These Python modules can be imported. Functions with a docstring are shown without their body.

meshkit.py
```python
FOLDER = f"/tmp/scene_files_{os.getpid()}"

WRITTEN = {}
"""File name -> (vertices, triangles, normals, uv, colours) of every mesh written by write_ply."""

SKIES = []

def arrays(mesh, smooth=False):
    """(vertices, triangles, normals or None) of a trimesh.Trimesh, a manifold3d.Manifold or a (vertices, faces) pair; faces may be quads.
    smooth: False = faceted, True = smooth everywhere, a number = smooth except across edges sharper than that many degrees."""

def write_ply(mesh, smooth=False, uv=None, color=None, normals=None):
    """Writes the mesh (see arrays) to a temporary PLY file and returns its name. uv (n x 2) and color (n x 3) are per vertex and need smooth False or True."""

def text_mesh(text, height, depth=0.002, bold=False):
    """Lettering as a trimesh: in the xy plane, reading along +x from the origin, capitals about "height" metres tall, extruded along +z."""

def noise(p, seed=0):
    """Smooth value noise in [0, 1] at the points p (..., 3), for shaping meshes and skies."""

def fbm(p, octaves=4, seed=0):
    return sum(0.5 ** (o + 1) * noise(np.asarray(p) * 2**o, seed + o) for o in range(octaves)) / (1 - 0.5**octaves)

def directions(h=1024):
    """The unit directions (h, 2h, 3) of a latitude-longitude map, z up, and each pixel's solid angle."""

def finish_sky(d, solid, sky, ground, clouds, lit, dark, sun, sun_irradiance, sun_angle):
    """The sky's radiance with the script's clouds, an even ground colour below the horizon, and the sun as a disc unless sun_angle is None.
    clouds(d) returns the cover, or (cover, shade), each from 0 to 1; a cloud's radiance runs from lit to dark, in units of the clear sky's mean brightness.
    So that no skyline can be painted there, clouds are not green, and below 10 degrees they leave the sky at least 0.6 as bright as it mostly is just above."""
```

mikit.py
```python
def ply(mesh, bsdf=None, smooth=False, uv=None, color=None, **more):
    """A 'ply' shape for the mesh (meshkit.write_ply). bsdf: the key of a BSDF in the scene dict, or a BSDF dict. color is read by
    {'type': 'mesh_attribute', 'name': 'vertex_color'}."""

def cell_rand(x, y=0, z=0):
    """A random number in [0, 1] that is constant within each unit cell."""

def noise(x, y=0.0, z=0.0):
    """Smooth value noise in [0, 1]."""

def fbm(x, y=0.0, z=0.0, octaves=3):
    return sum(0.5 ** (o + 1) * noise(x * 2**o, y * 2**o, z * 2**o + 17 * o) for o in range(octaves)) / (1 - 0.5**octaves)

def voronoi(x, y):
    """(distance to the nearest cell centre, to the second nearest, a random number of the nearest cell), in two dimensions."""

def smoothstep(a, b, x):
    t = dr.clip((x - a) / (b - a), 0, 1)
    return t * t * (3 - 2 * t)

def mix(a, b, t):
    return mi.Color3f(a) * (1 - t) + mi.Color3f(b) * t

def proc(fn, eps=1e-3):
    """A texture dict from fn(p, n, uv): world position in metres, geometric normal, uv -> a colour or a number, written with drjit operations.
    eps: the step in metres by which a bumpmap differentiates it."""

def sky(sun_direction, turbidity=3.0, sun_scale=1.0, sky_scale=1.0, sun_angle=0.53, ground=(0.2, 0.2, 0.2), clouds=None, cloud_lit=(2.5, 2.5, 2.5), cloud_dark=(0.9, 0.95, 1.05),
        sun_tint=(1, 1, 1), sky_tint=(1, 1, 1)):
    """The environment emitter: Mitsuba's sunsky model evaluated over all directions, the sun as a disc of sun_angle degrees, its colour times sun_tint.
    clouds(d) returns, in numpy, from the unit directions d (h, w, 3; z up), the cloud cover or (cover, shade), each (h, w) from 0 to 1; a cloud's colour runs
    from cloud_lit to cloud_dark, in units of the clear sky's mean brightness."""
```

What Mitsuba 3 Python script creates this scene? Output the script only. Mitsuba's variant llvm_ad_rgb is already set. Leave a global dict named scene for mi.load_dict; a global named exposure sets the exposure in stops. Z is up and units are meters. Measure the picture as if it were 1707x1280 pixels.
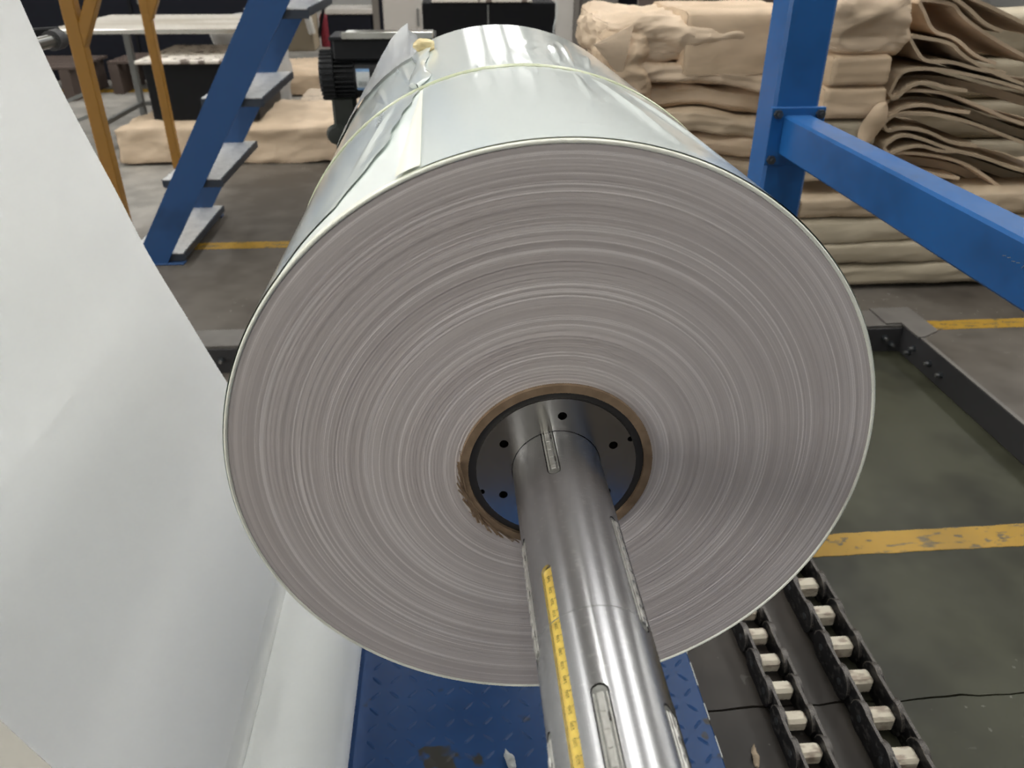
import math, random
import numpy as np, trimesh, manifold3d as m3
import drjit as dr
import mitsuba as mi
import mikit, meshkit
from shapely.geometry import Polygon, LineString, Point, box as sbox
from shapely import affinity
T = mi.ScalarTransform4f
PI = math.pi
rng = random.Random(7)
scene, labels = {}, {}

# ------------------------------------------------------------------ camera, exposure
CAM = np.array([-0.0836, -0.5746, 1.2649])
def _rot():
    from scipy.spatial.transform import Rotation as Ro
    return Ro.from_euler('ZXY', [-4.0554, 60.4319, -0.2271], degrees=True).as_matrix()
_M = _rot()
scene['camera'] = {'type': 'thinlens', 'fov': 2 * math.degrees(math.atan(853.5 / 1308.18)), 'fov_axis': 'x', 'near_clip': 0.02, 'far_clip': 200.0,
                   'aperture_radius': 0.0013, 'focus_distance': 0.78,
                   'to_world': T().look_at(origin=CAM.tolist(), target=(CAM - _M[:, 2]).tolist(), up=_M[:, 1].tolist())}
exposure = -0.22
SKYLIGHT, WINDOW, LAMP = 5.0, 8.0, 26.0      # radiance of roof lights, wall windows and lamps

# ------------------------------------------------------------------ materials
def mat(key, d, two=True):
    scene['mat_' + key] = {'type': 'twosided', 'b': d} if two else d
def rgb(*c): return {'type': 'rgb', 'value': list(c)}
def pr(key, col, rough=.5, metal=0., spec=.5, coat=0., cg=.9, **k):
    c = mikit.proc(col) if callable(col) else rgb(*col)
    d = {'type': 'principled', 'base_color': c, 'roughness': mikit.proc(rough) if callable(rough) else rough, 'metallic': metal, 'specular': spec}
    if coat: d['clearcoat'] = coat; d['clearcoat_gloss'] = cg
    mat(key, {**d, **k})
def bump(key, fn, scale, eps=1e-3):
    b = scene['mat_' + key]['b']
    scene['mat_' + key] = {'type': 'twosided', 'b': {'type': 'bumpmap', 'tex': mikit.proc(fn, eps), 'scale': scale, 'b': b}}
N, F, SS, MX = mikit.noise, mikit.fbm, mikit.smoothstep, mikit.mix

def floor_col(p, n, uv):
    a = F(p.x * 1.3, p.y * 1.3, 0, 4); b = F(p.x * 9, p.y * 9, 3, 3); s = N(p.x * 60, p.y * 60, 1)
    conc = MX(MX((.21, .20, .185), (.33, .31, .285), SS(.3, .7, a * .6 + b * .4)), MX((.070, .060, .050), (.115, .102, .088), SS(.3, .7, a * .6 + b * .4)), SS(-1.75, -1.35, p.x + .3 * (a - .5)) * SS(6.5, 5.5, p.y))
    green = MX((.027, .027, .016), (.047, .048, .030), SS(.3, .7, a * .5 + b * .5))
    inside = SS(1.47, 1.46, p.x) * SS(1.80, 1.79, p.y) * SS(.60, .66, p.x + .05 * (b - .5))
    dirt_and_shade = SS(.70, .60, p.x + .06 * (b - .5)) * SS(1.6, 1.2, p.y) * SS(-.7, -.5, p.x)  # dark strip: floor dirt plus the shadow of the roll painted into the colour
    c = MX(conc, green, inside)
    c = MX(c, MX((.030, .026, .023), (.055, .046, .038), b), dirt_and_shade * .95)
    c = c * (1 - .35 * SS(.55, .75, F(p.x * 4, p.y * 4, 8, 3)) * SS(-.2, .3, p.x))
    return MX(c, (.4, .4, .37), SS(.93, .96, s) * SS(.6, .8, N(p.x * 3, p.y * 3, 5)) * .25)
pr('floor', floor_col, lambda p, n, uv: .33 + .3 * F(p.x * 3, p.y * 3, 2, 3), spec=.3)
pr('yellow_line', lambda p, n, uv: MX((.35, .20, .018), (.12, .09, .045), SS(.60, .72, F(p.x * 30 + 3 * N(p.x * 9, p.y * 9), p.y * 90, 1, 4))), .5)
pr('wall', (.36, .355, .345), .8); pr('roof', (.56, .56, .54), .7)
pr('white_film', (.80, .80, .785), .38, spec=.4)
pr('roller_film', (.86, .87, .86), .55, spec=.3)
def ring_col(p, n, uv):
    r = dr.sqrt(p.x * p.x + dr.square(p.z - .85)); th = dr.atan2(p.x, p.z - .85)
    w = .0006 * N(th * 2, r * 25, 2)
    a = F((r + w) * 700, th * .45, 0, 2); b = N((r + w) * 240, th * .4, 4); c = N((r + w) * 60, th * .3, 7)
    t = dr.clip(.62 * a + .28 * b + .10 * c, 0, 1)
    return MX((.455, .408, .395), (.555, .505, .49), SS(.25, .75, t)) + .10 * SS(.64, .74, a)
pr('end_face', ring_col, .55, spec=.3)
pr('outer_film', (.80, .84, .815), .16, spec=.5, coat=.6, cg=.96)
pr('rim', (.86, .86, .76), .25)
mat('wrap_film', {'type': 'roughplastic', 'diffuse_reflectance': rgb(.775, .825, .808), 'alpha': .02, 'int_ior': 1.5, 'nonlinear': False})
scene['mat_flap'] = {'type': 'blendbsdf', 'weight': .82, 'a': {'type': 'thindielectric'}, 'b': {'type': 'twosided', 'b': {'type': 'roughplastic', 'diffuse_reflectance': rgb(.84, .85, .85), 'alpha': .08}}}
pr('string', (.68, .72, .52), .22, spec=.8); pr('knot', (.78, .64, .34), .3)
pr('ink', (.30, .33, .34), .6)
pr('core', lambda p, n, uv: MX((.13, .085, .05), (.26, .18, .115), F(p.x * 120, p.z * 120, p.y * 30, 4)), .9)
pr('black_ring', (.035, .032, .03), .45)
pr('hole', (.008, .008, .008), .8)
def steel_rough(p, n, uv):
    return .10 + .12 * F(p.x * 40, p.y * 14, p.z * 40, 3)
mat('steel', {'type': 'roughconductor', 'material': 'none', 'specular_reflectance': mikit.proc(lambda p, n, uv: MX(MX((.40, .40, .415), (.55, .55, .56), F(p.x * 40, p.y * 9, p.z * 40, 3)), (.66, .66, .66), .5 * SS(.66, .74, F(p.x * 260, p.y * 700, p.z * 260, 2)))), 'distribution': 'ggx', 'alpha_u': .05, 'alpha_v': .14})
mat('flange', {'type': 'principled', 'base_color': rgb(.60, .585, .56), 'metallic': 1., 'roughness': .15})
pr('strip', lambda p, n, uv: MX((.16, .16, .15), (.34, .34, .32), F(p.x * 200, p.y * 160, p.z * 200, 3)), .4, metal=.7)
pr('strip_rib', lambda p, n, uv: MX((.40, .39, .36), (.74, .73, .70), F(p.x * 260, p.y * 200, p.z * 260, 3)), .32, metal=.75)
pr('strip_dark', (.05, .045, .04), .6)
pr('ruler', lambda p, n, uv: MX((.72, .52, .10), (.55, .38, .08), SS(.45, .7, F(p.x * 90, p.y * 40, p.z * 90, 3))), .35)
pr('black', (.008, .0085, .010), .5, spec=.15)
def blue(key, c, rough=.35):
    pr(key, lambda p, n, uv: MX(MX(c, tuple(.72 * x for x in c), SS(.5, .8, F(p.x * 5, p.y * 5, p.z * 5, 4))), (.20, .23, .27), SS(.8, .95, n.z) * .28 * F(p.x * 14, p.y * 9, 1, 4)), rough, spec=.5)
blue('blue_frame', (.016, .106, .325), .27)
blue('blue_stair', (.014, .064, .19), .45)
def plate_col(p, n, uv):
    b = F(p.x * 14, p.y * 14, 0, 4); c = F(p.x * 40, p.y * 40, 6, 3)
    base = MX((.005, .041, .142), (.008, .054, .18), b)
    return MX(base, (.035, .032, .025), SS(.62, .70, .6 * b + .4 * c))
pr('plate', plate_col, .42)
pr('plate_edge', (.45, .46, .46), .5)
pr('frame_steel', lambda p, n, uv: MX((.19, .18, .165), (.11, .10, .095), F(p.x * 12, p.y * 12, p.z * 20, 4)), .5, metal=.3)
pr('frame_dark', (.035, .034, .036), .5)
pr('bolt', (.10, .11, .12), .35, metal=.8)
pr('bolt_bright', (.5, .5, .5), .3, metal=.9)
pr('chain', lambda p, n, uv: MX((.010, .010, .012), (.06, .057, .055), SS(.5, .8, F(p.x * 90, p.y * 90, p.z * 90, 3))), .42, metal=.2)
pr('chain_edge', (.20, .18, .16), .4, metal=.6)
pr('chain_roller', lambda p, n, uv: MX((.62, .56, .45), (.34, .27, .21), SS(.45, .75, F(p.x * 50, p.y * 110, p.z * 60, 3))), .5)
pr('tread', lambda p, n, uv: MX((.50, .50, .52), (.78, .78, .78), F(p.x * 60, p.y * 60, 0, 3)), .36, metal=.35)
pr('tread_side', (.045, .055, .075), .4, metal=.4)
pr('yellow_paint', (.25, .12, .016), .4)
pr('table_top', lambda p, n, uv: MX((.62, .58, .52), (.50, .45, .38), SS(.4, .8, F(p.x * 2, p.y * 6, 0, 3))), .25)
pr('grey_metal', (.17, .175, .17), .5, metal=.3); pr('chrome', (.75, .74, .70), .2, metal=1.)
pr('white_top', lambda p, n, uv: MX((.66, .61, .55), (.16, .13, .11), SS(.66, .72, N(p.x * 26, p.y * 26, 3))), .6)
def kraft(key, a, b):
    pr(key, lambda p, n, uv: MX(a, b, SS(.25, .75, F(p.x * 5, p.y * 5, p.z * 14, 4))), .55, spec=.35)
kraft('kraft_a', (.60, .455, .32), (.48, .36, .245)); kraft('kraft_b', (.50, .395, .28), (.41, .32, .225)); kraft('kraft_c', (.43, .37, .275), (.35, .30, .22)); kraft('kraft_d', (.64, .50, .365), (.52, .40, .285))
pr('kraft_top', lambda p, n, uv: MX((.56, .46, .36), (.26, .20, .15), SS(.5, .75, F(p.x * 9, p.y * 9, 0, 4))), .7)
pr('grey_wrap', (.42, .41, .40), .45)
pr('navy', (.010, .011, .017), .6, spec=.12); pr('dark_wood', (.07, .05, .042), .8); pr('tan_card', (.33, .27, .19), .8)
pr('red', (.28, .03, .05), .4); pr('white_plain', (.72, .69, .64), .5); pr('pale_panel', (.52, .49, .46), .6); pr('panel_taupe', (.16, .145, .13), .6)
pr('motor', (.011, .012, .014), .42, spec=.3); pr('motor_green', (.02, .024, .02), .5)
pr('label_blue', (.20, .36, .62), .5); pr('label_white', (.62, .65, .66), .5)
pr('beige_panel', (.46, .44, .395), .6)
pr('scrap', (.55, .56, .54), .3)
pr('rust', (.20, .12, .07), .7)

# ------------------------------------------------------------------ helpers
used = {}
def key_for(name):
    if name not in used:
        used[name] = 0; return name
    used[name] += 1
    return '%s_%03d' % (name, used[name])
def thing(name, label, cat, group=None, kind=None):
    k = key_for(name); labels[k] = {'label': label, 'category': cat}
    if group: labels[k]['group'] = group
    return k
def put(key, mesh, m, smooth=False, parent=None, label=None, kind=None, to=None, **kw):
    """one entry of the scene; key is numbered under its parent"""
    k = key_for((parent + '__' + key) if parent else key)
    d = mesh if isinstance(mesh, dict) else mikit.ply(mesh, 'mat_' + m, smooth, **kw)
    if to is not None: d = {**d, 'to_world': to}
    scene[k] = d
    if label or kind:
        labels.setdefault(k, {})
        if label: labels[k]['label'] = label
        if kind: labels[k]['kind'] = kind
    return k
def single(name, mesh, m, label, cat, group=None, smooth=False):
    k = put(name, mesh, m, smooth); labels[k] = {'label': label, 'category': cat}
    if group: labels[k]['group'] = group
    return k
def struct(name, mesh, m, smooth=False, **kw):
    return put(name, mesh, m, smooth, kind='structure', **kw)
cat_ = trimesh.util.concatenate
def tm(man):
    a = man.to_mesh(); return trimesh.Trimesh(a.vert_properties[:, :3], a.tri_verts, process=False)
def man(t): return m3.Manifold(m3.Mesh(np.asarray(t.vertices, np.float32), np.asarray(t.faces, np.uint32)))
def hullpts(pts): return trimesh.convex.convex_hull(np.asarray(pts, float))
def cbox(x0, x1, y0, y1, z0, z1, b=.003):
    lo, hi = np.array([x0, y0, z0], float), np.array([x1, y1, z1], float)
    b = min(b, .45 * (hi - lo).min()); pts = []
    for s in np.ndindex(2, 2, 2):
        c = np.where(s, hi, lo); d = np.where(s, -1, 1) * b
        for k in range(3):
            q = c + d; q[k] = c[k]; pts.append(q)
    return hullpts(pts)
def frame_to(p, q, roll=(0, 0, 1)):
    p, q = np.array(p, float), np.array(q, float); z = (q - p) / np.linalg.norm(q - p)
    r = np.array(roll, float)
    if abs(z @ r) > .95: r = np.array([0, 1., 0])
    x = np.cross(r, z); x /= np.linalg.norm(x); y = np.cross(z, x)
    M = np.eye(4); M[:3, 0], M[:3, 1], M[:3, 2], M[:3, 3] = x, y, z, p
    return M, np.linalg.norm(q - p)
def bar(p, q, w, h, b=.003, roll=(0, 0, 1)):
    M, L = frame_to(p, q, roll); g = cbox(-w / 2, w / 2, -h / 2, h / 2, 0, L, b); g.apply_transform(M); return g
def rod(p, q, r, sec=20):
    M, L = frame_to(p, q); g = trimesh.creation.cylinder(r, L, sections=sec); g.apply_translation([0, 0, L / 2]); g.apply_transform(M); return g
def lathe(prof, p, q, sec=48):
    """prof: (r, t) pairs, t in metres along p->q; closed by its ends lying on the axis or by a closed loop"""
    M, L = frame_to(p, q); g = trimesh.creation.revolve(np.array(prof, float), sections=sec); g.apply_transform(M)
    if g.volume < 0: g.invert()
    return g
def extrude(poly, y0, y1, axis='y'):
    """polygon in (x,z) extruded along y; axis 'x': polygon in (y,z) along x; axis 'z': (x,y) along z"""
    gs = getattr(poly, 'geoms', [poly]); out = []
    for g in gs:
        e = trimesh.creation.extrude_polygon(g, y1 - y0, engine='earcut'); v = np.array(e.vertices)
        if axis == 'y': v = np.stack([v[:, 0], v[:, 2] + y0, v[:, 1]], 1)
        elif axis == 'x': v = np.stack([v[:, 2] + y0, v[:, 0], v[:, 1]], 1)
        else: v = v + [0, 0, y0]
        e = trimesh.Trimesh(v, e.faces, process=False)
        if e.volume < 0: e.invert()
        out.append(e)
    return cat_(out)
def grid(P):
    """P (n, m, 3) -> open surface"""
    n, m = P.shape[:2]; i, j = np.meshgrid(np.arange(n - 1), np.arange(m - 1), indexing='ij')
    a = (i * m + j).ravel(); f = np.stack([a, a + m, a + m + 1, a + 1], 1)
    return trimesh.Trimesh(P.reshape(-1, 3), np.vstack([f[:, [0, 1, 2]], f[:, [0, 2, 3]]]), process=False)
def chaikin(p, n=2):
    p = np.array(p, float)
    for _ in range(n):
        a = .75 * p[:-1] + .25 * p[1:]; b = .25 * p[:-1] + .75 * p[1:]
        p = np.vstack([p[:1], np.stack([a, b], 1).reshape(-1, 2), p[-1:]])
    return p

# ------------------------------------------------------------------ the hall (setting)
HX0, HX1, HY0, HY1, HZ = -10., 12., -8., 18., 6.5
JY = .375
fl = cbox(HX0, HX1, HY0, HY1, -.30, -.012, .001)
floor = struct('floor', fl, 'strip_dark')
def slab(y0, y1, jag0, jag1):
    xs = np.linspace(HX0, HX1, 700); r = np.random.RandomState(3)
    j = lambda amp: amp * (meshkit.fbm(np.stack([xs * 14, xs * 0, xs * 0], 1), 4, 5) - .5)
    lo = [(x, y0 + d) for x, d in zip(xs, j(jag0))]; hi = [(x, y1 + d) for x, d in zip(xs, j(jag1))]
    return extrude(Polygon(lo + hi[::-1]), -.012, 0., 'z')
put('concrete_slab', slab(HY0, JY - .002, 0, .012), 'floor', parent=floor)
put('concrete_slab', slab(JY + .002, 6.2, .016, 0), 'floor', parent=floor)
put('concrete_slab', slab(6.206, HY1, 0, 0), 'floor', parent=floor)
def floor_line(x0, x1, y0, y1, tilt=0.):
    xs = np.linspace(x0, x1, int((x1 - x0) / .01)); a = .006 * (meshkit.fbm(np.stack([xs * 25, xs * 0, xs * 0], 1), 4, 2) - .5)
    b = .006 * (meshkit.fbm(np.stack([xs * 25, xs * 0 + 9, xs * 0], 1), 4, 8) - .5)
    return extrude(Polygon([(x, y0 + tilt * (x - x0) + d) for x, d in zip(xs, a)] + [(x, y1 + tilt * (x - x0) + d) for x, d in zip(xs[::-1], b[::-1])]), -.001, .0012, 'z')
put('yellow_line', floor_line(.40, 1.455, .772, .848, .006), 'yellow_line', parent=floor, label='worn yellow floor line inside the steel floor frame')
put('yellow_line', floor_line(1.56, 4.5, 1.945, 2.02), 'yellow_line', parent=floor, label='yellow floor line below the right pile of kraft bundles')
put('yellow_line', floor_line(-2.6, .9, 3.02, 3.11), 'yellow_line', parent=floor, label='yellow floor line behind the foot of the blue steps')
put('yellow_line', floor_line(-7.0, -2.6, 7.45, 7.65), 'yellow_line', parent=floor, label='faint yellow floor line far behind, under the table')

def wall_with_openings(along0, along1, zs, ops, fixed, axis, thick):
    """wall panel as one mesh with rectangular openings (u0,u1,z0,z1)"""
    poly = sbox(along0, 0, along1, zs)
    for o in ops: poly = poly.difference(sbox(o[0], o[2], o[1], o[3]))
    return extrude(poly, fixed, fixed + thick, axis)
wn = 0
def window(o, fixed, axis, inward, power, nx, nz):
    """lit window: pane of daylight, a frame and mullions"""
    global wn
    wn += 1; MW = .10 if axis == 'y' else .035; u0, u1, z0, z1 = o; nm = 'window_%d' % wn
    fr = []
    for k in range(nx + 1):
        u = u0 + (u1 - u0) * k / nx; fr.append((u - MW, u + MW, z0, z1))
    for k in range(nz + 1):
        z = z0 + (z1 - z0) * k / nz; fr.append((u0, u1, z - MW * .7, z + MW * .7))
    a, b = sorted((fixed + inward * .02, fixed - inward * .06))
    g = cat_([cbox(f[0], f[1], a, b, f[2], f[3], .004) if axis == 'y' else cbox(a, b, f[0], f[1], f[2], f[3], .004) for f in fr])
    root = struct(nm, g, 'roof')
    d = fixed - inward * .04
    if axis == 'y': P = np.array([[[u0, d, z0], [u1, d, z0]], [[u0, d, z1], [u1, d, z1]]])
    else: P = np.array([[[d, u0, z0], [d, u1, z0]], [[d, u0, z1], [d, u1, z1]]])
    pane = grid(P); want = np.array([0, inward, 0.] if axis == 'y' else [inward, 0, 0.])
    if pane.face_normals[0] @ want < 0: pane.invert()
    put('pane', mikit.ply(pane, 'mat_white_plain', emitter={'type': 'area', 'radiance': rgb(power, power * 1.0, power * .96)}), None, parent=nm)
far_ops = [(-8.5, -5.5, 2.45, 3.15), (-4.6, -2.0, 2.45, 3.15), (-.5, 1.9, 2.45, 3.15), (3.2, 5.6, 2.45, 3.15), (6.6, 9.6, 2.45, 3.15)]
struct('wall_far', wall_with_openings(HX0, HX1, HZ, far_ops, HY1, 'y', .25), 'wall')
for o in far_ops: window(o, HY1, 'y', -1, WINDOW, 3, 2)
left_ops = [(-7.0, -1.2, 1.0, 4.2), (2., 6., 2.6, 4.4), (8., 14., 2.6, 4.4)]
struct('wall_left', wall_with_openings(HY0, HY1, HZ, left_ops, HX0 - .25, 'x', .25), 'wall')
for o in left_ops: window(o, HX0, 'x', 1, WINDOW * 1.1, 6, 3)
right_ops = [(2., 7., 2.4, 4.4), (9., 14., 2.4, 4.4)]
struct('wall_right', wall_with_openings(HY0, HY1, HZ, right_ops, HX1, 'x', .25), 'wall')
for o in right_ops: window(o, HX1, 'x', -1, WINDOW * .6, 6, 2)
struct('wall_back', cbox(HX0, HX1, HY0 - .25, HY0, 0, HZ, .01), 'wall')
roof_poly = sbox(HX0, HY0, HX1, HY1)
sky = [(-5.6, -4.4, 0., 15.), (.9, 2.3, -3., 12.), (4.6, 5.8, 0., 15.)]  # middle strip added for broad, soft light on the hanging sheet
for s in sky: roof_poly = roof_poly.difference(sbox(s[0], s[2], s[1], s[3]))
struct('ceiling', extrude(roof_poly, HZ, HZ + .2, 'z'), 'roof')
for s in sky:
    wn += 1
    g = grid(np.array([[[s[0], s[2], HZ + .1], [s[0], s[3], HZ + .1]], [[s[1], s[2], HZ + .1], [s[1], s[3], HZ + .1]]]))
    if g.face_normals[0][2] > 0: g.invert()
    put('window_%d' % wn, mikit.ply(g, 'mat_white_plain', emitter={'type': 'area', 'radiance': rgb(SKYLIGHT, SKYLIGHT, SKYLIGHT * .98)}), None, kind='structure')
def lamp(x, y, ln, label):
    t = thing('ceiling_lamp', label, 'lamp')
    put('housing', cbox(x - .09, x + .09, y - ln / 2, y + ln / 2, 5.03, 5.10, .01), 'white_plain', parent=t)
    g = cbox(x - .06, x + .06, y - ln / 2 + .03, y + ln / 2 - .03, 4.99, 5.028, .01)
    put('tube', mikit.ply(g, 'mat_white_plain', emitter={'type': 'area', 'radiance': rgb(LAMP, LAMP, LAMP * .95)}), None, parent=t)
    for s in (-1, 1): put('suspension_rod', rod([x, y + s * ln * .35, 5.09], [x, y + s * ln * .35, HZ + .02], .006, 8), 'grey_metal', parent=t)
lamp(-.36, 1.6, 6.4, 'long white linear lamp hung from the roof above the steel shaft')
lamp(-3.9, 3.0, 7.2, 'added unseen white fill lamp hung from the roof above the blue steps')  # unseen lamp, added to make the overhead light more diffuse
lamp(4.5, 3.0, 7.2, 'added unseen white fill lamp hung from the roof right of the kraft piles')  # second unseen lamp, added to spread the overhead light
lamp(-.2, -3.6, 4.4, 'added unseen white fill lamp over the viewer, in front of the roll')  # unseen, added as front fill for the roll face and the low roller

# ------------------------------------------------------------------ the big roll
AX, AZ, RR, RL = 0., .85, .29, .85
def polar(th, r, y):
    th = np.asarray(th, float); return np.stack(np.broadcast_arrays(AX + r * np.sin(th), y, AZ + r * np.cos(th)), -1)
roll = thing('film_roll', 'large roll of glossy white plastic film, its ringed end facing front, on the shaft', 'roll')
def winding():
    r = np.linspace(.087, .2862, 520); th = np.linspace(0, 2 * PI, 361)
    Rg, Tg = np.meshgrid(r, th, indexing='ij')
    q = np.stack([Rg * 620 + .3 * np.sin(Tg * 2), np.cos(Tg) * .35, np.sin(Tg) * .35], -1)
    d = .00055 * (meshkit.fbm(q, 2, 3) - .5)
    q2 = np.stack([Rg * 150, np.cos(Tg) * .3, np.sin(Tg) * .3], -1)
    d += .0004 * (meshkit.noise(q2, 9) - .5)
    d += .0007 * (meshkit.noise(np.stack([Rg * 40, Rg * 0, Rg * 0], -1), 4) - .5)
    return grid(polar(Tg, Rg, d))
put('winding', winding(), 'end_face', True, parent=roll, label='wound film layers seen end-on as fine grey-white rings')
th = np.linspace(0, 2 * PI, 241)
def shell(prof):
    P = np.stack([polar(th, r, y) for r, y in prof]); return grid(P)
put('rim_layer', shell([(.2862, .0006), (.2868, -.0012), (.2886, -.0014), (.2897, -.0004), (.2901, .004)]), 'rim', True, parent=roll, label='pale cream outermost edge of the winding')
put('outer_layer', shell([(.2900, .003), (.29, .2), (.29, .5), (.29, .845), (.2885, .85), (.2, .85), (.087, .85)]), 'outer_film', 30, parent=roll)
# cardboard core
put('core', lathe([(.0795, -.0035), (.0868, -.0035), (.0872, -.0025), (.0872, RL), (.0795, RL), (.0795, -.0035)], [0, 0, AZ], [0, 1, AZ], 120), 'core', 30, parent=roll, label='brown cardboard core tube')
fr = random.Random(5); fz = []
for k in range(46):
    a = math.radians(fr.gauss(-120, 9)); l = fr.uniform(.001, .005)
    p = polar(a, .0865 + fr.uniform(-.003, .001), -.003); d = polar(a + fr.uniform(-.5, .5), .0865 + l * .8, -.003 - fr.uniform(.0, .004))
    fz.append(rod(p, d, fr.uniform(.0003, .0009), 5))
put('torn_fibres', cat_(fz), 'core', parent=roll, kind='stuff', label='torn cardboard fibres at the lower left of the core')
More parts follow.
